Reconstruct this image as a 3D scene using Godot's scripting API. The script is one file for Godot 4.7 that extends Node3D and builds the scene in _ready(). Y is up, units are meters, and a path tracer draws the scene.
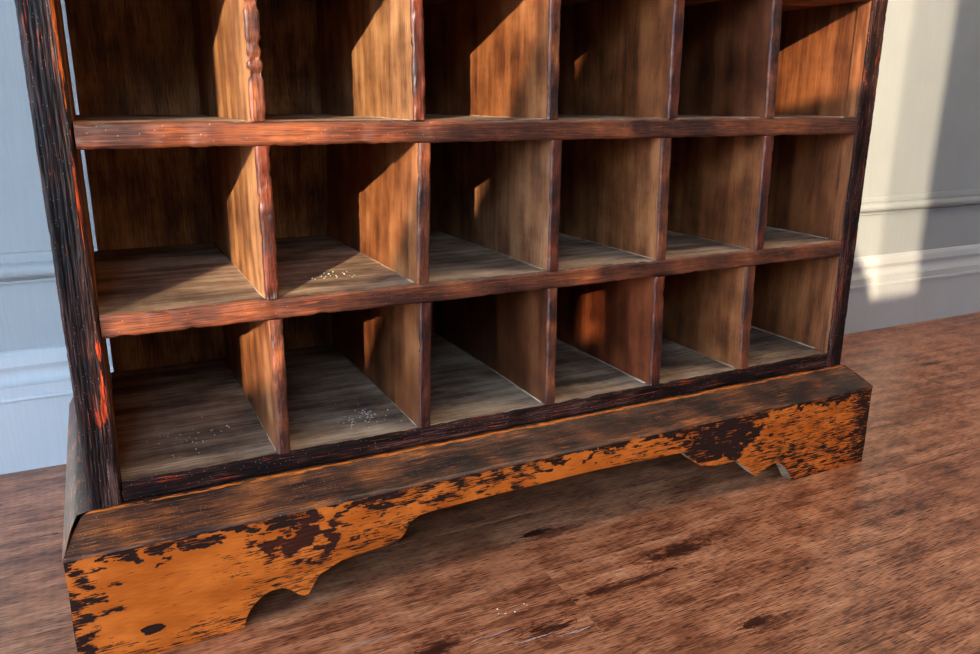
extends Node3D
# A worn pigeonhole cabinet on a wooden floor in front of a panelled wall.
# The cabinet's front plane is z = 0, its left-hand opening starts near x = 0; the floor is y = 0.

const SUN_X := 0.72        # metres the sunlight moves right for each metre it travels towards the back wall
const SUN_Y := 0.36        # metres it falls for each metre towards the back wall
const FRONT_Z := 2.4       # inner face of the wall with the sunny windows
const LEFT_X := -3.1
const RIGHT_X := 3.0
const CEIL_Y := 2.5
const BACK_Z := -0.505     # plane of the panelled wall at x = 0

var noise := FastNoiseLite.new()
var M := {}
var rng := RandomNumberGenerator.new()

func _ready() -> void:
	rng.seed = 7
	noise.seed = 11
	noise.noise_type = FastNoiseLite.TYPE_SIMPLEX
	noise.frequency = 1.0
	noise.fractal_type = FastNoiseLite.FRACTAL_NONE
	make_camera()
	make_light()
	make_materials()
	make_room()
	make_windows()
	make_fill_lamp()
	make_cabinet()
	make_crumbs()

func make_camera() -> void:
	var c := Camera3D.new()
	c.name = "camera"
	c.fov = rad_to_deg(2.0 * atan(327.0 / 793.61))
	c.near = 0.02
	c.far = 60.0
	c.position = Vector3(-0.0044, 0.5530, 0.8312)
	c.rotation_order = EULER_ORDER_YXZ
	c.rotation_degrees = Vector3(-15.9636, -26.2828, 0.2657)
	add_child(c)
	c.current = true

func make_light() -> void:
	var e := Environment.new()
	e.background_mode = Environment.BG_SKY
	var sm := ProceduralSkyMaterial.new()
	sm.sky_top_color = Color(0.58, 0.72, 0.86)
	sm.sky_horizon_color = Color(0.83, 0.88, 0.92)
	sm.ground_bottom_color = Color(0.30, 0.30, 0.28)
	sm.ground_horizon_color = Color(0.55, 0.57, 0.58)
	sm.sky_energy_multiplier = 4.1
	sm.ground_energy_multiplier = 2.0
	sm.sun_angle_max = 12.0
	var sky := Sky.new()
	sky.sky_material = sm
	e.sky = sky
	e.tonemap_mode = Environment.TONE_MAPPER_LINEAR
	e.tonemap_exposure = 1.0
	e.sdfgi_enabled = true
	e.ssao_enabled = true
	e.ssil_enabled = true
	var we := WorldEnvironment.new()
	we.name = "world_environment"
	we.environment = e
	add_child(we)
	var s := DirectionalLight3D.new()
	s.name = "sun"
	s.light_color = Color(1.0, 0.92, 0.79)
	s.light_energy = 2.8
	s.light_angular_distance = 0.53
	s.shadow_enabled = true
	add_child(s)
	s.look_at_from_position(Vector3.ZERO, Vector3(SUN_X, -SUN_Y, -1.0), Vector3.UP)

# ---------------------------------------------------------------- textures

func layer(w: int, h: int, cw: int, ch: int, sd: int, freq: float, oct := 3) -> PackedByteArray:
	# a seamless noise picture computed at cw x ch and stretched to w x h
	var n := FastNoiseLite.new()
	n.seed = sd
	n.noise_type = FastNoiseLite.TYPE_SIMPLEX
	n.frequency = freq
	n.fractal_type = FastNoiseLite.FRACTAL_FBM
	n.fractal_octaves = oct
	var im := n.get_seamless_image(cw, ch)
	im.convert(Image.FORMAT_L8)
	if cw != w or ch != h:
		var big := Image.create(cw + 8, ch + 8, false, Image.FORMAT_L8)
		for oy in [4 - ch, 4, 4 + ch]:
			for ox in [4 - cw, 4, 4 + cw]:
				big.blit_rect(im, Rect2i(0, 0, cw, ch), Vector2i(ox, oy))
		var kx := w / cw
		var ky := h / ch
		big.resize((cw + 8) * kx, (ch + 8) * ky, Image.INTERPOLATE_CUBIC)
		im = big.get_region(Rect2i(4 * kx, 4 * ky, w, h))
	return im.get_data()

func ramp(stops: Array) -> PackedByteArray:
	# stops: [position, r, g, b] with sRGB 0..255
	var out := PackedByteArray()
	out.resize(768)
	for i in 256:
		var t := i / 255.0
		var a: Array = stops[0]
		var b: Array = stops[stops.size() - 1]
		for k in stops.size() - 1:
			if t >= stops[k][0] and t <= stops[k + 1][0]:
				a = stops[k]
				b = stops[k + 1]
		var q := clampf((t - a[0]) / maxf(b[0] - a[0], 0.0001), 0.0, 1.0)
		for c in 3:
			out[i * 3 + c] = int(lerpf(a[c + 1], b[c + 1], q))
	return out

func tex(im: Image) -> ImageTexture:
	im.generate_mipmaps()
	return ImageTexture.create_from_image(im)

func wood(sd: int, w: int, h: int, stops: Array, mix: Array, spots: Array = [], speck := 0.0, knots: Array = [], patches: Array = [], thin := 1.0) -> Dictionary:
	# u runs along the grain. mix = [fine, bands, blotch, contrast, pores]
	# spots = [threshold, r, g, b, strength, along]: patches of another colour that follow the grain
	var fine := layer(w, h, maxi(w / 32, 8), h, sd, 0.28 * thin, 2)
	var pore := layer(w, h, maxi(w / 16, 8), h, sd + 1, 0.55 * thin, 1)
	var band := layer(w, h, maxi(w / 64, 8), maxi(h / 4, 8), sd + 2, 0.07, 3)
	var blot := layer(w, h, w / 4, h / 4, sd + 3, 0.022, 4)
	var chip := layer(w, h, w / 4, h, sd + 4, 0.03, 5)
	var rp := ramp(stops)
	var col := PackedByteArray()
	col.resize(w * h * 3)
	var hei := PackedByteArray()
	hei.resize(w * h)
	var mf: float = mix[0]
	var mb: float = mix[1]
	var ml: float = mix[2]
	var con: float = mix[3]
	var po: float = mix[4]
	var r2 := RandomNumberGenerator.new()
	r2.seed = sd
	var has_spots := spots.size() > 0
	var has_knots := knots.size() > 0
	for y in h:
		for x in w:
			var i := y * w + x
			var j := i
			var dark := 0.0
			if has_knots:
				var push := 0.0
				for k in knots:
					# [x, y, radius_x, radius_y, darkness] in pixels
					var dx: float = float(x - k[0]) / float(k[2])
					var dy: float = float(y - k[1]) / float(k[3])
					var d2 := dx * dx + dy * dy
					if d2 < 16.0:
						var q := exp(-d2 * 0.5)
						push -= clampf(dy * 2.0, -1.0, 1.0) * q * k[3] * 0.9
						if d2 < 4.0:
							dark = maxf(dark, k[4] * smoothstep(0.0, 1.1, 1.25 - sqrt(d2) + 0.8 * (chip[i] / 255.0 - 0.5) + 1.2 * (pore[i] / 255.0 - 0.5)))
				j = clampi(y + int(push), 0, h - 1) * w + x
			var f := fine[j] / 255.0
			var t := 0.5 + ((f - 0.5) * mf + (band[j] / 255.0 - 0.5) * mb + (blot[i] / 255.0 - 0.5) * ml) * con
			var p := pore[j] / 255.0
			var hole := 0.0
			if p < 0.40:
				hole = (0.40 - p) * po
			t = clampf(t - hole - dark, 0.0, 1.0)
			var q3 := int(t * 255.0) * 3
			var cr := float(rp[q3])
			var cg := float(rp[q3 + 1])
			var cb := float(rp[q3 + 2])
			if has_spots:
				for s in spots:
					var g: float = chip[j] / 255.0 * (1.0 - s[5]) + f * s[5]
					var a: float = clampf((g - s[0]) * 14.0, 0.0, 1.0) * s[4]
					cr += (s[1] * (0.75 + 0.5 * p) - cr) * a
					cg += (s[2] * (0.75 + 0.5 * p) - cg) * a
					cb += (s[3] * (0.75 + 0.5 * p) - cb) * a
			for pt in patches:
				# [x, y, radius_x, radius_y, r, g, b]: flakes of old paint left on the wood
				var dx: float = float(x - pt[0]) / float(pt[2])
				var dy: float = float(y - pt[1]) / float(pt[3])
				var d2 := dx * dx + dy * dy
				if d2 < 6.0 and 1.0 - d2 + (f - 0.45) * 2.6 + (p - 0.5) * 1.4 > 0.0:
					cr = pt[4] * (0.7 + 0.6 * p)
					cg = pt[5] * (0.7 + 0.6 * p)
					cb = pt[6] * (0.7 + 0.6 * p)
			if speck > 0.0 and r2.randf() < speck:
				cr = 205.0
				cg = 196.0
				cb = 182.0
			col[i * 3] = int(clampf(cr, 0.0, 255.0))
			col[i * 3 + 1] = int(clampf(cg, 0.0, 255.0))
			col[i * 3 + 2] = int(clampf(cb, 0.0, 255.0))
			hei[i] = int(clampf(0.62 + (f - 0.5) * 0.45 - hole * 0.9 - dark * 0.35, 0.0, 1.0) * 255.0)
	return {"c": tex(Image.create_from_data(w, h, false, Image.FORMAT_RGB8, col)), "h": tex(Image.create_from_data(w, h, false, Image.FORMAT_L8, hei))}

func mat(t: Dictionary, rough: float, relief: float, tint := Color.WHITE, spec := 0.5, uv := Vector2.ONE) -> StandardMaterial3D:
	var m := StandardMaterial3D.new()
	m.albedo_color = tint
	m.albedo_texture = t.c
	m.roughness = rough
	m.metallic_specular = spec
	if relief > 0.0:
		m.heightmap_enabled = true
		m.heightmap_texture = t.h
		m.heightmap_scale = relief
	m.uv1_scale = Vector3(uv.x, uv.y, 1.0)
	return m

func fascia_texture() -> Dictionary:
	# the front plinth board: ochre paint over near-black wood, flaked along the grain. u spans the whole board, v from its top edge down
	var w := 2048
	var h := 256
	var fine := layer(w, h, w / 32, h, 301, 0.16, 2)
	var thin := layer(w, h, w / 16, h, 302, 0.42, 2)
	var blot := layer(w, h, w / 4, h / 2, 303, 0.02, 4)
	var chip := layer(w, h, w / 2, h, 304, 0.035, 5)
	var col := PackedByteArray()
	col.resize(w * h * 3)
	var hei := PackedByteArray()
	hei.resize(w * h)
	for y in h:
		for x in w:
			var u := x / float(w)
			var v := y / float(h)
			var i := y * w + x
			var f := fine[i] / 255.0
			var th := thin[i] / 255.0
			var b := blot[i] / 255.0
			var c := chip[i] / 255.0
			# how much of the paint is gone here; the outlines of the worn places are ragged
			u = x / float(w) + (c - 0.5) * 0.05 + (b - 0.5) * 0.03
			v = y / float(h) + (b - 0.5) * 0.22 + (c - 0.5) * 0.25
			var gone := 0.20
			if v < 0.07 + 0.05 * (b - 0.5):
				gone = 0.62
			if u < 0.022:
				gone = maxf(gone, 0.62 - u * 12.0)
			if u > 0.135 and v > 0.30:
				gone = maxf(gone, 0.47 - 0.7 * absf(u - 0.27))
			if v > 0.86:
				gone = maxf(gone, 0.42)
			var du := (u - 0.20) / 0.045
			var dv := (v - 0.26 + 0.6 * (u - 0.20)) / 0.22
			var patch := clampf(1.3 - du * du - dv * dv, 0.0, 1.0)
			gone = maxf(gone, patch * 0.85)
			if u > 0.27 and u < 0.48 and v < 0.2:
				gone = maxf(gone, 0.50)
			if u > 0.55:
				gone = maxf(gone, 0.40)
			du = (u - 0.735) / 0.075
			dv = (v - 0.25) / 0.32
			gone = maxf(gone, clampf(1.25 - du * du - dv * dv, 0.0, 0.74))
			if u > 0.80 and v > 0.45:
				gone = maxf(gone, 0.50)
			gone = maxf(gone, clampf((u - 0.925) * 11.0, 0.0, 0.66))
			var g := f * 0.34 + th * 0.42 + c * 0.34 - 0.05
			var a := clampf((gone + 0.02 - g) * 16.0, 0.0, 1.0)
			# paint colour and the wood under it
			var pr := 204.0 + (b - 0.5) * 46.0 + (th - 0.5) * 26.0
			var pg := 101.0 + (b - 0.5) * 34.0 + (th - 0.5) * 22.0
			var pb := 32.0 + (b - 0.5) * 22.0 + (th - 0.5) * 16.0
			var wr := 34.0 + th * 26.0 + patch * 40.0 * f
			var wg := 20.0 + th * 16.0 + patch * 8.0 * f
			var wb := 15.0 + th * 14.0
			# the dark plug hole near the left end
			u = x / float(w)
			v = y / float(h)
			du = (u - 0.062) / 0.0105
			dv = (v - 0.77) / 0.045
			if du * du + dv * dv + (c - 0.5) * 1.2 < 1.0:
				a = 1.0
			col[i * 3] = int(clampf(lerpf(pr, wr, a), 0.0, 255.0))
			col[i * 3 + 1] = int(clampf(lerpf(pg, wg, a), 0.0, 255.0))
			col[i * 3 + 2] = int(clampf(lerpf(pb, wb, a), 0.0, 255.0))
			hei[i] = int(clampf(0.75 - a * 0.4 + (th - 0.5) * 0.2 + (f - 0.5) * 0.2, 0.0, 1.0) * 255.0)
	return {"c": tex(Image.create_from_data(w, h, false, Image.FORMAT_RGB8, col)), "h": tex(Image.create_from_data(w, h, false, Image.FORMAT_L8, hei))}

func make_materials() -> void:
	var inner := wood(21, 1024, 512, [[0.0, 56, 33, 20], [0.3, 120, 77, 46], [0.6, 169, 118, 75], [1.0, 212, 166, 120]], [0.42, 0.42, 0.62, 0.80, 0.5], [], 0.0010, [], [], 1.3)
	var fine_uv := Vector2(1.0, 1.7)
	var edge_uv := Vector2(1.6, 3.6)
	M.inner = mat(inner, 0.55, 0.022, Color.WHITE, 0.5, fine_uv)
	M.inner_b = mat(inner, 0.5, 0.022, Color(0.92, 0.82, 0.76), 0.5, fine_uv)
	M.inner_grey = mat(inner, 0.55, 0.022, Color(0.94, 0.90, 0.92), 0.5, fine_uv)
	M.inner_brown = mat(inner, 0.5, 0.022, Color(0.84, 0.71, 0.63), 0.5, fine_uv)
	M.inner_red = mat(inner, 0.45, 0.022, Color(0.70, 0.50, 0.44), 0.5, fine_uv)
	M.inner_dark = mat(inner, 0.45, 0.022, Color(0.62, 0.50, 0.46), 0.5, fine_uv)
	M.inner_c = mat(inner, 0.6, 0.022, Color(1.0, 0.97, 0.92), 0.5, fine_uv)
	var dust := wood(41, 1024, 512, [[0.0, 54, 36, 26], [0.35, 120, 93, 70], [0.6, 173, 142, 114], [1.0, 210, 187, 160]], [0.5, 0.4, 0.7, 0.8, 0.9], [], 0.003, [], [], 1.2)
	M.dust = mat(dust, 0.85, 0.025, Color.WHITE, 0.5, fine_uv)
	M.back = mat(dust, 0.75, 0.05, Color(0.98, 0.82, 0.60), 0.5, fine_uv)
	M.dust_pale = mat(dust, 0.95, 0.02)
	var edge := wood(61, 1024, 256, [[0.0, 24, 14, 12], [0.3, 66, 32, 22], [0.55, 104, 54, 34], [0.8, 142, 76, 42], [1.0, 180, 108, 62]], [0.5, 0.4, 0.7, 0.9, 0.8], [[0.72, 168, 78, 28, 0.4, 0.3]], 0.0012)
	M.edge = mat(edge, 0.46, 0.04, Color.WHITE, 0.5, edge_uv)
	M.edge_b = mat(edge, 0.42, 0.05, Color(0.88, 0.78, 0.80), 0.5, edge_uv)
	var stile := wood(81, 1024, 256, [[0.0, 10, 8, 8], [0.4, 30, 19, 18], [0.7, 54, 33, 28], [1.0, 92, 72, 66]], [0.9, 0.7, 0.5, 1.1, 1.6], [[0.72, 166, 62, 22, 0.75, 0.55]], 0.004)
	M.stile = mat(stile, 0.6, 0.06, Color(1.15, 1.0, 0.95), 0.25)
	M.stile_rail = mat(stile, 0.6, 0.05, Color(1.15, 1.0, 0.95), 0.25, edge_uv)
	var red := [176, 66, 32]
	M.stile_left = mat(wood(83, 1024, 256, [[0.0, 10, 8, 8], [0.4, 31, 19, 18], [0.7, 57, 34, 29], [1.0, 100, 80, 74]], [0.95, 0.7, 0.5, 1.1, 1.6], [[0.74, 160, 64, 24, 0.75, 0.6]], 0.003, [], [[242, 11, 13, 4] + red, [187, 13, 24, 4] + red, [152, 16, 18, 5] + red, [139, 27, 13, 4] + red, [700, 8, 120, 3, 176, 88, 26], [470, 10, 60, 3, 150, 62, 24]]), 0.52, 0.06, Color(1.1, 1.0, 0.95), 0.35)
	var fas := fascia_texture()
	M.fascia = mat(fas, 0.55, 0.07, Color.WHITE, 0.25)
	var cham := wood(101, 2048, 128, [[0.0, 22, 14, 14], [0.3, 56, 33, 25], [0.55, 92, 55, 37], [0.8, 140, 78, 40], [1.0, 192, 110, 52]], [0.8, 0.5, 0.75, 0.85, 0.9], [[0.72, 186, 96, 34, 0.6, 0.5]], 0.004, [], [[1024, 98, 1100, 2.6, 200, 104, 32]])
	M.moulding = mat(cham, 0.42, 0.05)
	# floor planks: the knots are where the photograph has them
	var fs := [[0.0, 60, 29, 20], [0.3, 136, 80, 53], [0.55, 182, 117, 82], [0.8, 208, 146, 108], [1.0, 228, 178, 140]]
	var fm := [0.55, 0.5, 0.5, 0.72, 1.5]
	M.plank = []
	var kn := [
		[[310, 62, 76, 26, 0.95], [1480, 150, 40, 15, 0.6], [880, 170, 24, 10, 0.7], [150, 120, 130, 12, 0.45]],
		[[1968, 182, 50, 18, 0.85], [1748, 140, 48, 22, 0.9], [600, 90, 26, 9, 0.4]],
		[[1262, 100, 34, 15, 0.9], [400, 190, 20, 8, 0.3]],
		[[700, 200, 24, 8, 0.4], [1500, 60, 30, 10, 0.35]],
		[[1100, 120, 20, 8, 0.4]]]
	var scuff := [[1925, 196, 46, 2, 168, 146, 140], [1860, 150, 30, 2, 160, 134, 126], [1660, 60, 50, 3, 158, 128, 118], [2000, 214, 30, 2, 172, 150, 144]]
	for k in 5:
		M.plank.append(mat(wood(401 + k * 17, 2048, 256, fs, fm, [[0.80, 176, 96, 50, 0.5, 0.0]], 0.0006, kn[k], scuff if k == 1 else [], 0.75), 0.34, 0.015))
	# painted wall: even paint with faint vertical brush marks
	var pw := 512
	var brush := layer(pw, pw, pw, pw / 32, 501, 0.22, 2)
	var soft := layer(pw, pw, pw / 4, pw / 4, 502, 0.02, 3)
	var pc := PackedByteArray()
	pc.resize(pw * pw * 3)
	for i in pw * pw:
		var t := (brush[i] - 128) * 0.022 + (soft[i] - 128) * 0.022
		pc[i * 3] = int(190 + t)
		pc[i * 3 + 1] = int(190 + t)
		pc[i * 3 + 2] = int(190 + t)
	var paint := {"c": tex(Image.create_from_data(pw, pw, false, Image.FORMAT_RGB8, pc)), "h": tex(Image.create_from_data(pw, pw, false, Image.FORMAT_L8, brush))}
	M.wall = mat(paint, 0.55, 0.012, Color(0.83, 0.845, 0.845))
	M.gloss_paint = mat(paint, 0.35, 0.008)
	var c := StandardMaterial3D.new()
	c.albedo_color = Color(0.80, 0.78, 0.74)
	c.roughness = 0.9
	M.ceiling = c
	c = StandardMaterial3D.new()
	c.albedo_color = Color(0.42, 0.37, 0.33)
	c.roughness = 0.95
	c.cull_mode = BaseMaterial3D.CULL_DISABLED
	M.curtain = c
	c = StandardMaterial3D.new()
	c.albedo_color = Color(0.93, 0.85, 0.68, 0.34)
	c.transparency = BaseMaterial3D.TRANSPARENCY_ALPHA
	c.roughness = 0.9
	c.cull_mode = BaseMaterial3D.CULL_DISABLED
	M.sheer = c
	c = StandardMaterial3D.new()
	c.albedo_color = Color(0.86, 0.85, 0.82)
	c.roughness = 0.4
	M.frame = c
	c = StandardMaterial3D.new()
	c.albedo_color = Color(0.90, 0.89, 0.85)
	c.roughness = 0.9
	M.crumb = c
	c = StandardMaterial3D.new()
	c.albedo_color = Color(0.25, 0.22, 0.2)
	c.roughness = 0.4
	c.metallic = 0.8
	M.rod = c

# ---------------------------------------------------------------- mesh helpers

class Part:
	var verts := PackedVector3Array()
	var uvs := PackedVector2Array()
	var tris := {}          # material -> PackedInt32Array
	func tri(m, a: int, b: int, c: int) -> void:
		if not tris.has(m):
			tris[m] = []
		tris[m].append_array([a, b, c])

func finish(p: Part, called: String, parent: Node, tangent := Vector3.RIGHT) -> MeshInstance3D:
	# area-weighted normals over shared vertices; front faces run clockwise
	var n := p.verts.size()
	var norm := PackedVector3Array()
	norm.resize(n)
	for m in p.tris:
		var t: Array = p.tris[m]
		for k in range(0, t.size(), 3):
			var a: Vector3 = p.verts[t[k]]
			var cr := (p.verts[t[k + 2]] - a).cross(p.verts[t[k + 1]] - a)
			norm[t[k]] += cr
			norm[t[k + 1]] += cr
			norm[t[k + 2]] += cr
	var tan := PackedFloat32Array()
	tan.resize(n * 4)
	for i in n:
		norm[i] = norm[i].normalized()
		tan[i * 4] = tangent.x
		tan[i * 4 + 1] = tangent.y
		tan[i * 4 + 2] = tangent.z
		tan[i * 4 + 3] = 1.0
	var mesh := ArrayMesh.new()
	for m in p.tris:
		var arr := []
		arr.resize(Mesh.ARRAY_MAX)
		arr[Mesh.ARRAY_VERTEX] = p.verts
		arr[Mesh.ARRAY_NORMAL] = norm
		arr[Mesh.ARRAY_TANGENT] = tan
		arr[Mesh.ARRAY_TEX_UV] = p.uvs
		arr[Mesh.ARRAY_INDEX] = PackedInt32Array(p.tris[m])
		mesh.add_surface_from_arrays(Mesh.PRIMITIVE_TRIANGLES, arr)
		mesh.surface_set_material(mesh.get_surface_count() - 1, m)
	var o := MeshInstance3D.new()
	o.name = called
	o.mesh = mesh
	o.cast_shadow = GeometryInstance3D.SHADOW_CASTING_SETTING_ON
	parent.add_child(o, true)
	return o

func n3(v: Vector3, f: float, sd: float) -> float:
	return noise.get_noise_3d(v.x * f + sd * 13.7, v.y * f + sd * 7.1, v.z * f - sd * 3.3)

# A board whose length runs along basis.x, thickness along basis.y and depth along basis.z (front at +z side).
# o: length, thick, depth, r (front rounding), segs, amp (wear), groove, front_sub, uv (metres per texture u, v), nicks [[where, half, depth]]
# mats: front, top (+y), bottom (-y), back
func board(called: String, parent: Node, o: Dictionary, xf: Transform3D, sd: float, mats: Array) -> MeshInstance3D:
	var L: float = o.length
	var T: float = o.thick
	var D: float = o.depth
	var r: float = o.get("r", 0.003)
	var segs: int = o.get("segs", 8)
	var amp: float = o.get("amp", 0.0)
	var groove: float = o.get("groove", 0.0)
	var fsub: int = o.get("front_sub", 2)
	var shear: float = o.get("shear", 0.0)
	var nicks: Array = o.get("nicks", [])
	var uvs: Vector2 = o.get("uv", Vector2(1.0, 0.5))
	var uo := Vector2(fmod(sd * 0.377, 1.0), fmod(sd * 0.613, 1.0))
	if o.has("uv_offset"):
		uo = o.uv_offset
	# perimeter, each entry: [b, c, nb, nc, material of the strip that follows, wear weight]
	var per := []
	var h := T / 2.0
	var na := 4
	for k in na + 1:                       # lower front corner
		var a := -PI / 2.0 + PI / 2.0 * k / na
		per.append([-h + r + sin(a) * r, -r + cos(a) * r, sin(a), cos(a), 0, 1.0])
	for k in range(1, fsub):
		per.append([lerpf(-h + r, h - r, k / float(fsub)), 0.0, 0.0, 1.0, 0, 1.0])
	for k in na + 1:                       # upper front corner
		var a := PI / 2.0 * k / na
		per.append([h - r + sin(a) * r, -r + cos(a) * r, sin(a), cos(a), 0 if k < na else 1, 1.0])
	per.append([h, -r - 0.012, 1.0, 0.0, 1, 0.35])
	for k in 4:
		per.append([h, lerpf(-r - 0.012, -D, (k + 1) / 5.0), 1.0, 0.0, 1, 0.12])
	per.append([h, -D + 0.0006, 1.0, 0.0, 3, 0.0])
	per.append([h - 0.0006, -D, 0.0, -1.0, 3, 0.0])
	per.append([-h + 0.0006, -D, 0.0, -1.0, 3, 0.0])
	per.append([-h, -D + 0.0006, -1.0, 0.0, 2, 0.0])
	for k in 4:
		per.append([-h, lerpf(-D, -r - 0.012, (k + 1) / 5.0), -1.0, 0.0, 2, 0.12])
	per.append([-h, -r - 0.012, -1.0, 0.0, 2, 0.35])
	var np := per.size()
	var dist := [0.0]
	for k in np:
		var q: Array = per[(k + 1) % np]
		dist.append(dist[k] + Vector2(q[0] - per[k][0], q[1] - per[k][1]).length())
	var p := Part.new()
	var flip := xf.basis.determinant() < 0.0
	for s in segs + 1:
		var a := L * s / segs
		for k in np + 1:
			var e: Array = per[k % np]
			var pos := Vector3(a, e[0] + shear * (a / L - 0.5), e[1])
			var wgt: float = e[5]
			if amp > 0.0 and wgt > 0.0:
				var d := n3(pos, 22.0, sd) * 0.9 + n3(pos, 70.0, sd + 2.0) * 0.5 + n3(pos, 190.0, sd + 3.0) * 0.3
				var bite := maxf(0.0, n3(pos, 46.0, sd + 5.0) - 0.50) * 6.0 + maxf(0.0, n3(pos, 120.0, sd + 8.0) - 0.55) * 5.0
				d = (d - bite) * amp * wgt
				if groove > 0.0 and e[3] > 0.2:
					var g := noise.get_noise_2d(e[0] * 620.0 + sd * 9.0 + n3(pos, 9.0, sd) * 1.2, a * 5.0) + 0.6 * noise.get_noise_2d(e[0] * 1500.0 + sd * 4.0, a * 11.0)
					d -= groove * maxf(0.0, g + 0.1)
				for nk in nicks:
					var q: float = absf(a - nk[0]) / nk[1]
					if q < 1.0 and wgt > 0.9:
						d -= nk[2] * minf(1.0, (1.0 - q) * 2.5) * (0.75 + 0.5 * n3(pos, 160.0, sd))
				pos.y += e[2] * d
				pos.z += e[3] * d
			p.verts.append(xf * pos)
			p.uvs.append(Vector2(a / uvs.x + uo.x, dist[k] / uvs.y + uo.y))
	var row := np + 1
	for s in segs:
		for k in np:
			var i0 := s * row + k
			var m = mats[per[k][4]]
			if flip:
				p.tri(m, i0, i0 + 1, i0 + row)
				p.tri(m, i0 + 1, i0 + row + 1, i0 + row)
			else:
				p.tri(m, i0, i0 + row, i0 + 1)
				p.tri(m, i0 + 1, i0 + row, i0 + row + 1)
	for end in 2:
		var base := p.verts.size()
		var mid := Vector3.ZERO
		for k in np:
			var v: Vector3 = p.verts[(segs * row if end == 1 else 0) + k]
			mid += v / np
			p.verts.append(v)
			p.uvs.append(Vector2(per[k][0] / uvs.y + uo.x, per[k][1] / uvs.y + uo.y))
		p.verts.append(mid)
		p.uvs.append(uo)
		for k in np:
			var a := base + k
			var b := base + (k + 1) % np
			if (end == 1) != flip:
				p.tri(mats[0], a, base + np, b)
			else:
				p.tri(mats[0], a, b, base + np)
	return finish(p, called, parent, xf.basis.x.normalized())

# closed outline (in 2D, counter-clockwise or clockwise) extruded between two transforms' planes; uv from position
func prism(called: String, parent: Node, outline: PackedVector2Array, depth: float, xf: Transform3D, m, uv_fn: Callable, rim = null) -> MeshInstance3D:
	var pts := outline
	if not Geometry2D.is_polygon_clockwise(pts):
		pts.reverse()
	var idx := Geometry2D.triangulate_polygon(pts)
	var p := Part.new()
	var n := pts.size()
	for side in 2:
		var base := p.verts.size()
		for v in pts:
			p.verts.append(xf * Vector3(v.x, v.y, 0.0 if side == 0 else -depth))
			p.uvs.append(uv_fn.call(v))
		for k in range(0, idx.size(), 3):
			var a := pts[idx[k]]
			var cw := (pts[idx[k + 1]] - a).cross(pts[idx[k + 2]] - a) < 0.0
			if cw == (side == 0):
				p.tri(m, base + idx[k], base + idx[k + 1], base + idx[k + 2])
			else:
				p.tri(m, base + idx[k], base + idx[k + 2], base + idx[k + 1])
	for k in n:
		var a := pts[k]
		var b := pts[(k + 1) % n]
		var base := p.verts.size()
		for q in [[a, 0.0], [b, 0.0], [b, -depth], [a, -depth]]:
			p.verts.append(xf * Vector3(q[0].x, q[0].y, q[1]))
			p.uvs.append(uv_fn.call(q[0]) + Vector2(0, q[1] * 4.0))
		var mm = m if rim == null else rim
		p.tri(mm, base, base + 2, base + 1)
		p.tri(mm, base, base + 3, base + 2)
	return finish(p, called, parent)

func add_box(p: Part, m, lo: Vector3, hi: Vector3, uvs := 0.5) -> void:
	var c := [Vector3(lo.x, lo.y, lo.z), Vector3(hi.x, lo.y, lo.z), Vector3(hi.x, hi.y, lo.z), Vector3(lo.x, hi.y, lo.z), Vector3(lo.x, lo.y, hi.z), Vector3(hi.x, lo.y, hi.z), Vector3(hi.x, hi.y, hi.z), Vector3(lo.x, hi.y, hi.z)]
	for f in [[4, 7, 6, 5, 0], [1, 2, 3, 0, 0], [0, 3, 7, 4, 1], [5, 6, 2, 1, 1], [7, 3, 2, 6, 2], [0, 4, 5, 1, 2]]:
		var b := p.verts.size()
		for k in 4:
			var v: Vector3 = c[f[k]]
			p.verts.append(v)
			p.uvs.append((Vector2(v.x, v.y) if f[4] == 0 else Vector2(v.z, v.y) if f[4] == 1 else Vector2(v.x, v.z)) / uvs)
		p.tri(m, b, b + 1, b + 2)
		p.tri(m, b, b + 2, b + 3)

# profile in (out of wall, height), swept along local x from x0 to x1
func moulding(called: String, prof: Array, x0: float, x1: float, m, xf: Transform3D) -> MeshInstance3D:
	var p := Part.new()
	var n := prof.size()
	for k in n - 1:
		var a: Vector2 = prof[k]
		var b: Vector2 = prof[k + 1]
		var base := p.verts.size()
		for q in [[x0, a], [x0, b], [x1, b], [x1, a]]:
			p.verts.append(xf * Vector3(q[0], q[1].y, q[1].x))
			p.uvs.append(Vector2(q[0] / 0.6, (q[1].y - q[1].x) / 0.6))
		p.tri(m, base, base + 1, base + 2)
		p.tri(m, base, base + 2, base + 3)
	return finish(p, called, self)

func setting(o: Node, label: String, category: String) -> void:
	o.set_meta("kind", "structure")
	o.set_meta("label", label)
	o.set_meta("category", category)

func tag(o: Node, label: String, category: String, group := "") -> void:
	o.set_meta("label", label)
	o.set_meta("category", category)
	if group != "":
		o.set_meta("group", group)

# ---------------------------------------------------------------- the room

func arc(c: Vector2, r: float, a0: float, a1: float, n: int) -> Array:
	var out := []
	for k in n + 1:
		var a := deg_to_rad(lerpf(a0, a1, k / float(n)))
		out.append(c + Vector2(cos(a), sin(a)) * r)
	return out

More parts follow.
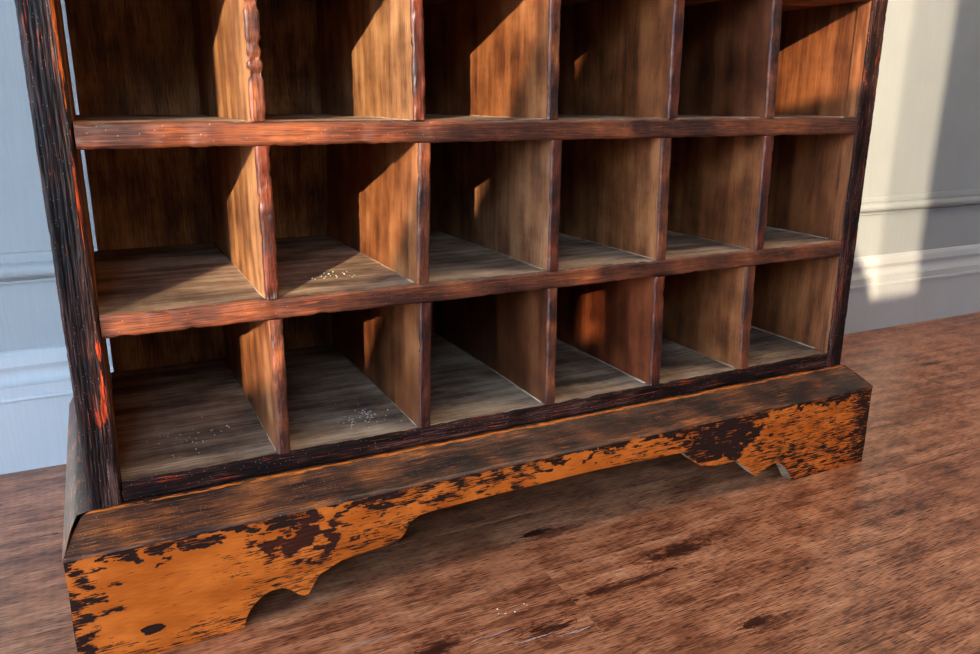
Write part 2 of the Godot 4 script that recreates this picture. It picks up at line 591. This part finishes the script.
func make_room() -> void:
	# floor: slab with planks laid along x
	var fl := Node3D.new()
	fl.name = "floor"
	add_child(fl)
	setting(fl, "reddish brown wooden plank floor with dark knots and grain", "floor")
	var p := Part.new()
	add_box(p, M.rod, Vector3(LEFT_X - 0.1, -0.12, BACK_Z - 0.15), Vector3(RIGHT_X + 0.1, -0.0125, FRONT_Z + 0.1))
	finish(p, "subfloor", fl)
	var pitch := 0.135
	var z := 0.10 - 5.0 * pitch
	var row := -5
	while z < FRONT_Z + 0.1:
		var off := fmod(absf(row) * 0.437 + 0.22, 1.2)
		if row == 0:
			off = 0.433 + 2.4 - (LEFT_X - 0.1)
			off = fmod(off, 1.2)
		elif row == -1:
			off = fmod(-0.27 + 2.4 - (LEFT_X - 0.1), 1.2)
		elif row == 2:
			off = fmod(0.725 + 2.4 - (LEFT_X - 0.1), 1.2)
		var x := LEFT_X - 0.1 + off - 1.2
		while x < RIGHT_X + 0.1:
			var a := maxf(x, LEFT_X - 0.1)
			var b := minf(x + 1.2, RIGHT_X + 0.1)
			var kind := absi(row * 3 + int(round(x * 5.0))) % 5
			var u0 := 0.0
			if row == 0 and absf(x - 0.433) < 0.05:
				kind = 0
			elif row == 0 and absf(x + 0.767) < 0.05:
				kind = 1
			elif row == -1 and absf(x + 0.27) < 0.05:
				kind = 2
			if b - a > 0.02:
				plank(fl, a, b, z, pitch, M.plank[kind], Vector2((a - x) / 1.2, 0.0), row)
			x += 1.2
		z += pitch
		row += 1
	# back wall, turned slightly against the cabinet
	var wx := Transform3D(Basis(Vector3.UP, -0.0105), Vector3(0, 0, BACK_Z))
	p = Part.new()
	add_box(p, M.wall, Vector3(LEFT_X - 0.12, 0, -0.12), Vector3(RIGHT_X + 0.12, CEIL_Y, 0))
	var o := finish(p, "wall_back", self)
	o.transform = wx
	setting(o, "pale painted panelled wall behind the cabinet", "wall")
	var sk := [Vector2(0.0, 0.187), Vector2(0.004, 0.185), Vector2(0.010, 0.179), Vector2(0.0125, 0.165), Vector2(0.011, 0.1615)]
	sk.append_array(arc(Vector2(0.0235, 0.1515), 0.0155, 140.0, 262.0, 8))
	sk.append_array([Vector2(0.0215, 0.1215), Vector2(0.0245, 0.120), Vector2(0.0255, 0.1155), Vector2(0.0205, 0.1135), Vector2(0.0205, 0.0)])
	o = moulding("baseboard_back", sk, LEFT_X, RIGHT_X, M.gloss_paint, wx)
	setting(o, "tall white moulded skirting board along the back wall", "baseboard")
	var tr := [Vector2(0.0, 0.335), Vector2(0.004, 0.334), Vector2(0.005, 0.329), Vector2(0.005, 0.321), Vector2(0.0035, 0.319)]
	tr.append_array(arc(Vector2(0.004, 0.3075), 0.0105, 85.0, -80.0, 9))
	tr.append_array([Vector2(0.0006, 0.2970), Vector2(0.0006, 0.2945), Vector2(0.0065, 0.2935), Vector2(0.0065, 0.2905), Vector2(0.0, 0.2895)])
	o = moulding("trim_1", tr, LEFT_X, RIGHT_X, M.wall, wx)
	setting(o, "white moulded rail running above the skirting board on the back wall", "trim")
	# the other walls and the ceiling
	p = Part.new()
	add_box(p, M.ceiling, Vector3(LEFT_X - 0.12, CEIL_Y, BACK_Z - 0.2), Vector3(RIGHT_X + 0.12, CEIL_Y + 0.12, FRONT_Z + 0.12))
	setting(finish(p, "ceiling", self), "plain white ceiling of the room", "ceiling")
	p = Part.new()
	add_box(p, M.wall, Vector3(RIGHT_X, 0, BACK_Z - 0.1), Vector3(RIGHT_X + 0.12, CEIL_Y, FRONT_Z + 0.12))
	setting(finish(p, "wall_right", self), "pale painted wall at the right end of the room", "wall")

func plank(parent: Node, x0: float, x1: float, z0: float, w: float, m, uo: Vector2, row: int) -> void:
	var p := Part.new()
	var g := 0.0002
	var ch := 0.0005
	var a := [Vector2(x0 + g, z0 + g), Vector2(x1 - g, z0 + g), Vector2(x1 - g, z0 + w - g), Vector2(x0 + g, z0 + w - g)]
	var b := [Vector2(x0 + g + ch, z0 + g + ch), Vector2(x1 - g - ch, z0 + g + ch), Vector2(x1 - g - ch, z0 + w - g - ch), Vector2(x0 + g + ch, z0 + w - g - ch)]
	for ring in [[b, 0.0], [b, 0.0], [a, -ch], [a, -ch], [a, -0.012]]:
		for k in 4:
			var v: Vector2 = ring[0][k]
			p.verts.append(Vector3(v.x, ring[1], v.y))
			p.uvs.append(Vector2((v.x - x0) / 1.2 + uo.x, (v.y - z0) / w))
	p.tri(m, 0, 1, 2)
	p.tri(m, 0, 2, 3)
	for lv in [[4, 8], [12, 16]]:
		for k in 4:
			var q := (k + 1) % 4
			p.tri(m, lv[0] + k, lv[1] + q, lv[0] + q)
			p.tri(m, lv[0] + k, lv[1] + k, lv[1] + q)
	finish(p, "plank", parent)

# a wall of thickness 0.12 between two corners with rectangular openings; along = 0 (x) or 2 (z)
func holed_wall(called: String, along: int, from: float, to: float, lo: float, hi: float, holes: Array) -> MeshInstance3D:
	var p := Part.new()
	var put := func(a: float, b: float, y0: float, y1: float) -> void:
		if b - a < 0.001 or y1 - y0 < 0.001:
			return
		if along == 0:
			add_box(p, M.wall, Vector3(a, y0, lo), Vector3(b, y1, hi))
		else:
			add_box(p, M.wall, Vector3(lo, y0, a), Vector3(hi, y1, b))
	var at := from
	for h in holes:
		put.call(at, h[0], 0.0, CEIL_Y)
		put.call(h[0], h[1], 0.0, h[2])
		put.call(h[0], h[1], h[3], CEIL_Y)
		at = h[1]
	put.call(at, to, 0.0, CEIL_Y)
	return finish(p, called, self)

func window_frame(called: String, along: int, h: Array, plane: float, label: String) -> void:
	var t := 0.035
	var w := Node3D.new()
	w.name = called
	add_child(w)
	setting(w, label, "window")
	for q in [[h[0], h[0] + t, h[2], h[3]], [h[1] - t, h[1], h[2], h[3]], [h[0] + t, h[1] - t, h[2], h[2] + t], [h[0] + t, h[1] - t, h[3] - t, h[3]]]:
		var p := Part.new()
		if along == 0:
			add_box(p, M.frame, Vector3(q[0], q[2], plane - 0.02), Vector3(q[1], q[3], plane + 0.02))
		else:
			add_box(p, M.frame, Vector3(plane - 0.02, q[2], q[0]), Vector3(plane + 0.02, q[3], q[1]))
		finish(p, "frame_bar", w)

func make_windows() -> void:
	# the sunny wall: where the light lands on the cabinet's front (x0, y0) leads back along the sun to the wall
	var zo := FRONT_Z + 0.12
	var h1 := [-0.052 - SUN_X * zo, 0.66 - SUN_X * FRONT_Z, 0.25 + SUN_Y * FRONT_Z, 2.25]
	var h2 := [0.81 - SUN_X * zo, 1.52 - SUN_X * FRONT_Z, 0.245 + SUN_Y * FRONT_Z, 2.25]
	var h4 := [-2.95, -2.30, 0.20, 2.25]  # unseen opening, added for more skylight from the front left
	setting(holed_wall("wall_front", 0, LEFT_X - 0.12, RIGHT_X + 0.12, FRONT_Z, zo, [h4, h1, h2]), "pale painted wall with two windows and one added opening facing the cabinet", "wall")
	window_frame("window_4", 0, h4, zo - 0.02, "tall white framed window added for more light in the corner of the wall facing the cabinet")
	window_frame("window_1", 0, h1, zo - 0.02, "white framed window nearer the side wall with the tall window")
	window_frame("window_2", 0, h2, zo - 0.02, "white framed window with a sheer curtain at its edge")
	var h3 := [0.45, 2.30, 0.20, 2.3]
	setting(holed_wall("wall_left", 2, BACK_Z - 0.1, FRONT_Z, LEFT_X - 0.12, LEFT_X, [h3]), "pale painted wall with one tall window", "wall")
	window_frame("window_3", 2, h3, LEFT_X - 0.08, "tall white framed window in the side wall")
	# curtains: both dark ones are added, casting the shade of an unseen person
	var zc := FRONT_Z - 0.1
	curtain("curtain", zc, [[1.35, 0.53, 0.68], [0.72, 0.525, 0.68], [0.66, 0.478, 0.68], [0.57, 0.403, 0.68], [0.50, 0.345, 0.60], [0.335, 0.207, 0.545], [0.315, 0.190, 0.527], [0.25, 0.14, 0.527], [0.05, 0.02, 0.527]], M.curtain, 0.0, "dark cloth curtain added to shade like an unseen person, flaring out below the nearer window's edge")
	curtain("curtain_001", zc - 0.04, [[1.35, 0.60, 0.86], [0.70, 0.60, 0.84], [0.605, 0.57, 0.87], [0.575, 0.56, 1.0], [0.50, 0.545, 1.2], [0.42, 0.54, 1.26], [0.335, 0.545, 1.32], [0.31, 0.563, 1.335], [0.2, 0.563, 1.37], [0.05, 0.563, 1.40]], M.curtain, 3.0, "dark cloth curtain added to shade like an unseen person, hanging across the pier between two windows")
	curtain("sheer_curtain", zc, [[1.35, 1.372, 1.60], [0.2, 1.372, 1.60], [0.05, 1.372, 1.60]], M.sheer, 6.0, "thin cream curtain drawn to the side of a window")

func make_fill_lamp() -> void:  # made-up fill lamp out of view, added to brighten the floor
	var at := Vector3(1.35, CEIL_Y, 0.60)
	var l := Node3D.new()
	l.name = "added_fill_lamp"
	l.position = at
	add_child(l)
	tag(l, "unseen square fill lamp added on the ceiling with a pale diffuser above the cabinet", "lamp")
	var p := Part.new()
	for q in [[-0.30, 0.30, -0.30, -0.285], [-0.30, 0.30, 0.285, 0.30], [-0.30, -0.285, -0.285, 0.285], [0.285, 0.30, -0.285, 0.285]]:
		add_box(p, M.frame, Vector3(q[0], -0.035, q[2]), Vector3(q[1], -0.001, q[3]))
	finish(p, "frame", l)
	p = Part.new()
	var g := StandardMaterial3D.new()
	g.albedo_color = Color(0.95, 0.93, 0.88)
	g.emission_enabled = true
	g.emission = Color(1.0, 0.90, 0.76)
	g.emission_energy_multiplier = 1.0
	add_box(p, g, Vector3(-0.285, -0.028, -0.285), Vector3(0.285, -0.010, 0.285))
	finish(p, "diffuser", l)
	var a := AreaLight3D.new()
	a.name = "fill_lamp_glow"
	a.area_size = Vector2(0.56, 0.56)
	a.light_color = Color(1.0, 0.92, 0.80)
	a.light_energy = 2.5
	a.area_range = 8.0
	a.shadow_enabled = true
	l.add_child(a)
	a.position = Vector3(0, -0.037, 0)
	a.rotation_degrees = Vector3(-90, 0, 0)

# rows: [y0, left x0, right x0] as they land on the cabinet's front plane, from the top down
func curtain(called: String, z: float, rows: Array, m, sd: float, label: String) -> void:
	var p := Part.new()
	var ny := 40
	var nx := 48
	var top: float = rows[0][0]
	var low: float = rows[rows.size() - 1][0]
	for j in ny + 1:
		var y := lerpf(top, low, j / float(ny))
		var k := 0
		while k < rows.size() - 2 and rows[k + 1][0] > y:
			k += 1
		var q := clampf((rows[k][0] - y) / (rows[k][0] - rows[k + 1][0]), 0.0, 1.0)
		var xl := lerpf(rows[k][1], rows[k + 1][1], q)
		var xr := lerpf(rows[k][2], rows[k + 1][2], q)
		for i in nx + 1:
			var t := i / float(nx)
			var x := lerpf(xl, xr, t)
			var fold := 0.014 * sin(t * 40.0 + sd) * smoothstep(0.0, 0.1, t) * smoothstep(1.0, 0.9, t)
			p.verts.append(Vector3(x - SUN_X * z, y + SUN_Y * z, z + fold))
			p.uvs.append(Vector2(x, y))
	for j in ny:
		for i in nx:
			var a := j * (nx + 1) + i
			p.tri(m, a, a + nx + 1, a + 1)
			p.tri(m, a + 1, a + nx + 1, a + nx + 2)
	tag(finish(p, called, self), label, "curtain")

# ---------------------------------------------------------------- the cabinet

const YS := [0.1715, 0.3494, 0.5315, 0.7130, 0.8945, 1.076]     # tops of the boards, from the bottom board up
const YB := [0.1490, 0.3266, 0.5075, 0.6890, 0.8705, 1.050]     # their undersides
# left and right edge of each divider at its foot and head, row by row from the bottom
const DIV := [
	[[0.1444, 0.1576, 0.1452, 0.1604], [0.3127, 0.3272, 0.3159, 0.3318], [0.4878, 0.5030, 0.4878, 0.5016], [0.6553, 0.6734, 0.6528, 0.6696], [0.8176, 0.8363, 0.8125, 0.8315]],
	[[0.1431, 0.1576, 0.1434, 0.1588], [0.3140, 0.3287, 0.3182, 0.3339], [0.4871, 0.5016, 0.4867, 0.5026], [0.6533, 0.6695, 0.6487, 0.6654], [0.8264, 0.8436, 0.8244, 0.8426]],
	[[0.1432, 0.1562, 0.1408, 0.1590], [0.3133, 0.3284, 0.3129, 0.3273], [0.4803, 0.4961, 0.4808, 0.4952], [0.6573, 0.6732, 0.6549, 0.6727], [0.8225, 0.8384, 0.8153, 0.8330]],
	[[0.1432, 0.1580, 0.1420, 0.1580], [0.3133, 0.3284, 0.3140, 0.3290], [0.4830, 0.4980, 0.4840, 0.4990], [0.6560, 0.6720, 0.6560, 0.6720], [0.8200, 0.8360, 0.8220, 0.8380]],
	[[0.1432, 0.1580, 0.1420, 0.1580], [0.3133, 0.3284, 0.3140, 0.3290], [0.4830, 0.4980, 0.4840, 0.4990], [0.6560, 0.6720, 0.6560, 0.6720], [0.8200, 0.8360, 0.8220, 0.8380]]]
const DEPTH := 0.385

func make_cabinet() -> void:
	var cab := Node3D.new()
	cab.name = "pigeonhole_cabinet"
	add_child(cab)
	tag(cab, "worn dark brown wooden pigeonhole cabinet with scalloped orange plinth on plank floor", "cabinet")
	var along := Basis(Vector3.RIGHT, Vector3.UP, Vector3.BACK)
	var upright := Basis(Vector3.UP, Vector3.LEFT, Vector3.BACK)     # length up, thickness towards -x, front towards +z
	# shelves (the lowest is the bottom board, the highest the top)
	for k in 6:
		var t: float = YS[k] - YB[k]
		var low := k == 0
		var last := k == 5
		var x0 := -0.0155
		var x1 := 0.9995
		var o := {"length": x1 - x0, "thick": t, "depth": DEPTH, "r": 0.0042 if not low else 0.005, "segs": 170 if k < 4 else 60, "amp": 0.0007, "front_sub": 3, "uv": Vector2(1.1, 0.5)}
		if k == 2:
			o.nicks = [[0.270, 0.008, 0.0018], [0.335, 0.008, 0.0015], [0.094, 0.005, 0.0014]]
		if k == 1:
			o.nicks = [[0.168, 0.0018, 0.0022], [0.206, 0.0015, 0.0022]]
		if last:
			o.length = 1.11
			x0 = -0.062
			o.depth = DEPTH + 0.03
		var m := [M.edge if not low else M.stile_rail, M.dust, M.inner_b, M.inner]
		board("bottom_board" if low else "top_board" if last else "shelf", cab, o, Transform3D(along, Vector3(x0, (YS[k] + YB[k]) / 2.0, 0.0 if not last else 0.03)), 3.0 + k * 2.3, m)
	# dividers
	for r in 5:
		for c in 5:
			var d: Array = DIV[r][c]
			var y0: float = YS[r]
			var y1: float = YB[r + 1]
			var th: float = (d[1] - d[0] + d[3] - d[2]) / 2.0
			var foot: float = (d[0] + d[1]) / 2.0
			var head: float = (d[2] + d[3]) / 2.0
			var o := {"length": y1 - y0, "thick": th, "depth": DEPTH - 0.001, "r": 0.0035, "segs": 40 if r < 3 else 12, "amp": 0.0006, "front_sub": 3, "shear": -(head - foot), "uv": Vector2(0.62, 0.48)}
			if r == 2 and c == 0:
				o.nicks = [[0.060, 0.0035, 0.004], [0.073, 0.0055, 0.0025], [0.045, 0.004, 0.004], [0.110, 0.005, 0.003]]
			# the boards were stained unevenly: pale, grey, brown and reddish ones side by side
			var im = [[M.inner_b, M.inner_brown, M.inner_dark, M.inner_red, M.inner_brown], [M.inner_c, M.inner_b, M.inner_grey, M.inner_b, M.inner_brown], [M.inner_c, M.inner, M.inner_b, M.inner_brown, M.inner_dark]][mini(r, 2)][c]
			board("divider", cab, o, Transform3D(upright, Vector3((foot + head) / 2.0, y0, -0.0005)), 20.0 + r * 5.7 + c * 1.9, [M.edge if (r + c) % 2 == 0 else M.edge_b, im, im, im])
	# sides with their front stiles
	for s in 2:
		var xa := -0.0472 if s == 0 else 1.0045
		var xb := -0.0160 if s == 0 else 1.031
		var o := {"length": 1.05 - 0.1492, "thick": xb - xa, "depth": DEPTH - 0.014, "r": 0.002, "segs": 10, "uv": Vector2(0.9, 0.48)}
		board("side_panel", cab, o, Transform3D(upright, Vector3((xa + xb) / 2.0, 0.1492, -0.026)), 60.0 + s * 3.1, [M.stile, M.stile if s == 0 else M.inner_brown, M.inner if s == 0 else M.stile, M.inner])
		xa = -0.0478 if s == 0 else 0.9995
		xb = -0.0165 if s == 0 else 1.031
		o = {"length": 1.05 - 0.1495, "thick": xb - xa, "depth": 0.026, "r": 0.004, "segs": 240, "amp": 0.0003, "groove": 0.0010 if s == 0 else 0.0005, "front_sub": 22 if s == 0 else 10, "uv": Vector2(0.70, 0.13)}
		if s == 0:
			o.uv_offset = Vector2.ZERO
		var sm = M.stile_left if s == 0 else M.stile
		board("stile", cab, o, Transform3D(upright, Vector3((xa + xb) / 2.0, 0.1495, 0.0015)), 70.0 + s * 4.4, [sm, M.inner_brown if s == 1 else sm, sm, sm])
	# back boards: upright planks of uneven width, a gap left open beside the left side
	var bx := [-0.0120, 0.183, 0.222, 0.395, 0.560, 0.610, 0.790, 0.905, 1.0045]
	for k in bx.size() - 1:
		var o := {"length": 1.05 - 0.15, "thick": bx[k + 1] - bx[k] - 0.0008, "depth": 0.013, "r": 0.0012, "segs": 12, "amp": 0.0004, "uv": Vector2(0.85, 0.42)}
		board("back_board", cab, o, Transform3D(upright, Vector3((bx[k] + bx[k + 1]) / 2.0, 0.15, -DEPTH - 0.0008)), 90.0 + k * 1.37, [M.back, M.back, M.back, M.back])
	# ridges of dust that lie where the dividers meet the boards
	for r in 3:
		for c in 6:
			dust_ridge(cab, DIV[r][c][0] if c < 5 else 1.0045, YS[r], 7.0 + r * 6 + c)
	make_plinth(cab)

func dust_ridge(cab: Node3D, x: float, y: float, sd: float) -> void:
	var p := Part.new()
	var n := 24
	for i in n + 1:
		var z := lerpf(-0.012 if x < 1.0 else -0.03, -DEPTH + 0.004, i / float(n))
		var w := 0.0016 + 0.0011 * noise.get_noise_2d(z * 60.0, sd * 5.0)
		for q in [Vector2(0.0008, w * 0.8), Vector2(-w * 0.35, w * 0.3), Vector2(-w, -0.0008)]:
			p.verts.append(Vector3(x + q.x, y + q.y, z))
			p.uvs.append(Vector2(z, q.x * 4.0))
	for i in n:
		for k in 2:
			var a := i * 3 + k
			p.tri(M.dust_pale, a, a + 1, a + 3)
			p.tri(M.dust_pale, a + 1, a + 4, a + 3)
	finish(p, "dust_ridge", cab)

func make_plinth(cab: Node3D) -> void:
	var xl := -0.074
	var xr := 1.0428
	var zp := 0.0537
	var yt := 0.1274
	var zb := -0.40
	var low := [[0.0834, 0.0], [0.085, 0.003], [0.0883, 0.0146], [0.0932, 0.023], [0.0995, 0.0298], [0.107, 0.0355], [0.1152, 0.0390], [0.1279, 0.0391], [0.1369, 0.0336], [0.1451, 0.0254], [0.151, 0.0225], [0.1562, 0.0235], [0.1624, 0.0337], [0.1698, 0.0444], [0.179, 0.0475], [0.1943, 0.0545], [0.2223, 0.0580], [0.2499, 0.0600], [0.2646, 0.0636], [0.2709, 0.0698], [0.2768, 0.0815], [0.2887, 0.0880], [0.3024, 0.0898], [0.3254, 0.0906], [0.406, 0.0925], [0.456, 0.0927], [0.5089, 0.0935], [0.5363, 0.0937], [0.6196, 0.0915], [0.6753, 0.0903], [0.6848, 0.0813], [0.6962, 0.0714], [0.7094, 0.0629], [0.7350, 0.0580], [0.7563, 0.0569], [0.7753, 0.0575], [0.7926, 0.0434], [0.8164, 0.0232], [0.8236, 0.0270], [0.8330, 0.0320], [0.8423, 0.0356], [0.8519, 0.0374], [0.8610, 0.0355], [0.8680, 0.0308], [0.8770, 0.0220], [0.8837, 0.0127], [0.8911, 0.0]]
	var poly := PackedVector2Array()
	poly.append(Vector2(xl, yt))
	poly.append(Vector2(xl + 0.0005, 0.09))
	poly.append(Vector2(xl - 0.0005, 0.05))
	poly.append(Vector2(xl, 0.0))
	for q in low:
		poly.append(Vector2(q[0], q[1]))
	poly.append(Vector2(xr, 0.0))
	poly.append(Vector2(xr, 0.012))
	poly.append(Vector2(xr + 0.0012, 0.03))
	poly.append(Vector2(xr, yt))
	var uvf := func(v: Vector2) -> Vector2: return Vector2((v.x - xl) / (xr - xl), 1.0 - v.y / yt)
	prism("plinth_board", cab, poly, 0.021, Transform3D(Basis.IDENTITY, Vector3(0, 0, zp)), M.fascia, uvf, M.dust)
	# returns along both sides
	for s in 2:
		var x := xl if s == 0 else xr - 0.021
		var p := Part.new()
		add_box(p, M.moulding, Vector3(x, 0.0, zb), Vector3(x + 0.021, yt, zp - 0.021), 0.4)
		finish(p, "plinth_board", cab)
	# sloping mouldings on top: profile points [x at the left end, x at the right end, y, z]
	var pr := [
		[xl - 0.0008, xr + 0.0008, yt - 0.0015, zp + 0.0008], [xl - 0.0008, xr + 0.0008, yt + 0.0005, zp + 0.0008], [xl + 0.001, xr - 0.0005, yt + 0.0028, zp - 0.0020],
		[-0.0640, 1.0385, 0.1395, 0.0220], [-0.0560, 1.0350, 0.1465, 0.0050], [-0.0475, 1.0315, 0.1490, 0.0008], [-0.040, 1.020, 0.1490, -0.012], [-0.040, 1.020, 0.1274, -0.012]]
	var p := Part.new()
	var n := 120
	for k in pr.size():
		for i in n + 1:
			var t := i / float(n)
			var v := Vector3(lerpf(pr[k][0], pr[k][1], t), pr[k][2], pr[k][3])
			if k > 0 and k < 5:
				v.y += n3(v, 26.0, 4.0) * 0.0008
				v.z += n3(v, 40.0, 6.0) * 0.0008 * (1.0 if k < 3 else 0.3)
			p.verts.append(v)
			p.uvs.append(Vector2((v.x - xl) / (xr - xl), (zp - v.z) / 0.066))
	for k in pr.size() - 1:
		for i in n:
			var a := k * (n + 1) + i
			p.tri(M.moulding, a, a + n + 1, a + 1)
			p.tri(M.moulding, a + 1, a + n + 1, a + n + 2)
	finish(p, "plinth_moulding", cab)
	for s in 2:
		p = Part.new()
		for k in pr.size():
			for e in 2:
				var x: float = pr[k][s]
				if s == 0 and (k == 3 or k == 4):
					x = [-0.0660, -0.0600][k - 3]
				var v := Vector3(x, pr[k][2] + ([0.003, 0.0022][k - 3] if k == 3 or k == 4 else 0.0), pr[k][3] if e == 0 else zb)
				if e == 0 and k >= 6:
					v.z = -0.0015
				p.verts.append(v)
				p.uvs.append(Vector2(v.z / 0.9, k * 0.07))
		for k in pr.size() - 1:
			var a := k * 2
			if s == 0:
				p.tri(M.moulding, a, a + 1, a + 2)
				p.tri(M.moulding, a + 1, a + 3, a + 2)
			else:
				p.tri(M.moulding, a, a + 2, a + 1)
				p.tri(M.moulding, a + 1, a + 2, a + 3)
		finish(p, "plinth_moulding", cab, Vector3.BACK)

# ---------------------------------------------------------------- grit lying on the shelves

func make_crumbs() -> void:
	var grain := SphereMesh.new()
	grain.radius = 0.5
	grain.height = 0.8
	grain.radial_segments = 5
	grain.rings = 2
	grain.material = M.crumb
	heap("crumbs", grain, Vector3(0.262, 0.1725, -0.060), Vector2(0.028, 0.030), 70, "white crumbs scattered on the bottom board of the second compartment")
	heap("crumbs_001", grain, Vector3(0.238, 0.3503, -0.085), Vector2(0.022, 0.018), 22, "pale crumbs on the middle shelf beside the second divider")
	heap("crumbs_002", grain, Vector3(0.06, 0.1725, -0.085), Vector2(0.05, 0.035), 45, "pale grit on the bottom board of the end compartment beside the wide stile")
	heap("crumbs_003", grain, Vector3(0.36, 0.0003, 0.152), Vector2(0.03, 0.012), 7, "few white crumbs on the floor boards before the plinth")

func heap(called: String, mesh: Mesh, at: Vector3, spread: Vector2, n: int, label: String) -> void:
	var mm := MultiMesh.new()
	mm.transform_format = MultiMesh.TRANSFORM_3D
	mm.mesh = mesh
	mm.instance_count = n
	for k in n:
		var s := rng.randf_range(0.0008, 0.0026)
		var b := Basis.from_euler(Vector3(rng.randf() * 0.4, rng.randf() * TAU, 0)).scaled(Vector3(s * rng.randf_range(0.7, 1.5), s * 0.8, s))
		mm.set_instance_transform(k, Transform3D(b, at + Vector3(rng.randfn() * spread.x * 0.6, s * 0.3, rng.randfn() * spread.y * 0.6)))
	var o := MultiMeshInstance3D.new()
	o.name = called
	o.multimesh = mm
	add_child(o)
	tag(o, label, "crumbs")
	o.set_meta("kind", "stuff")
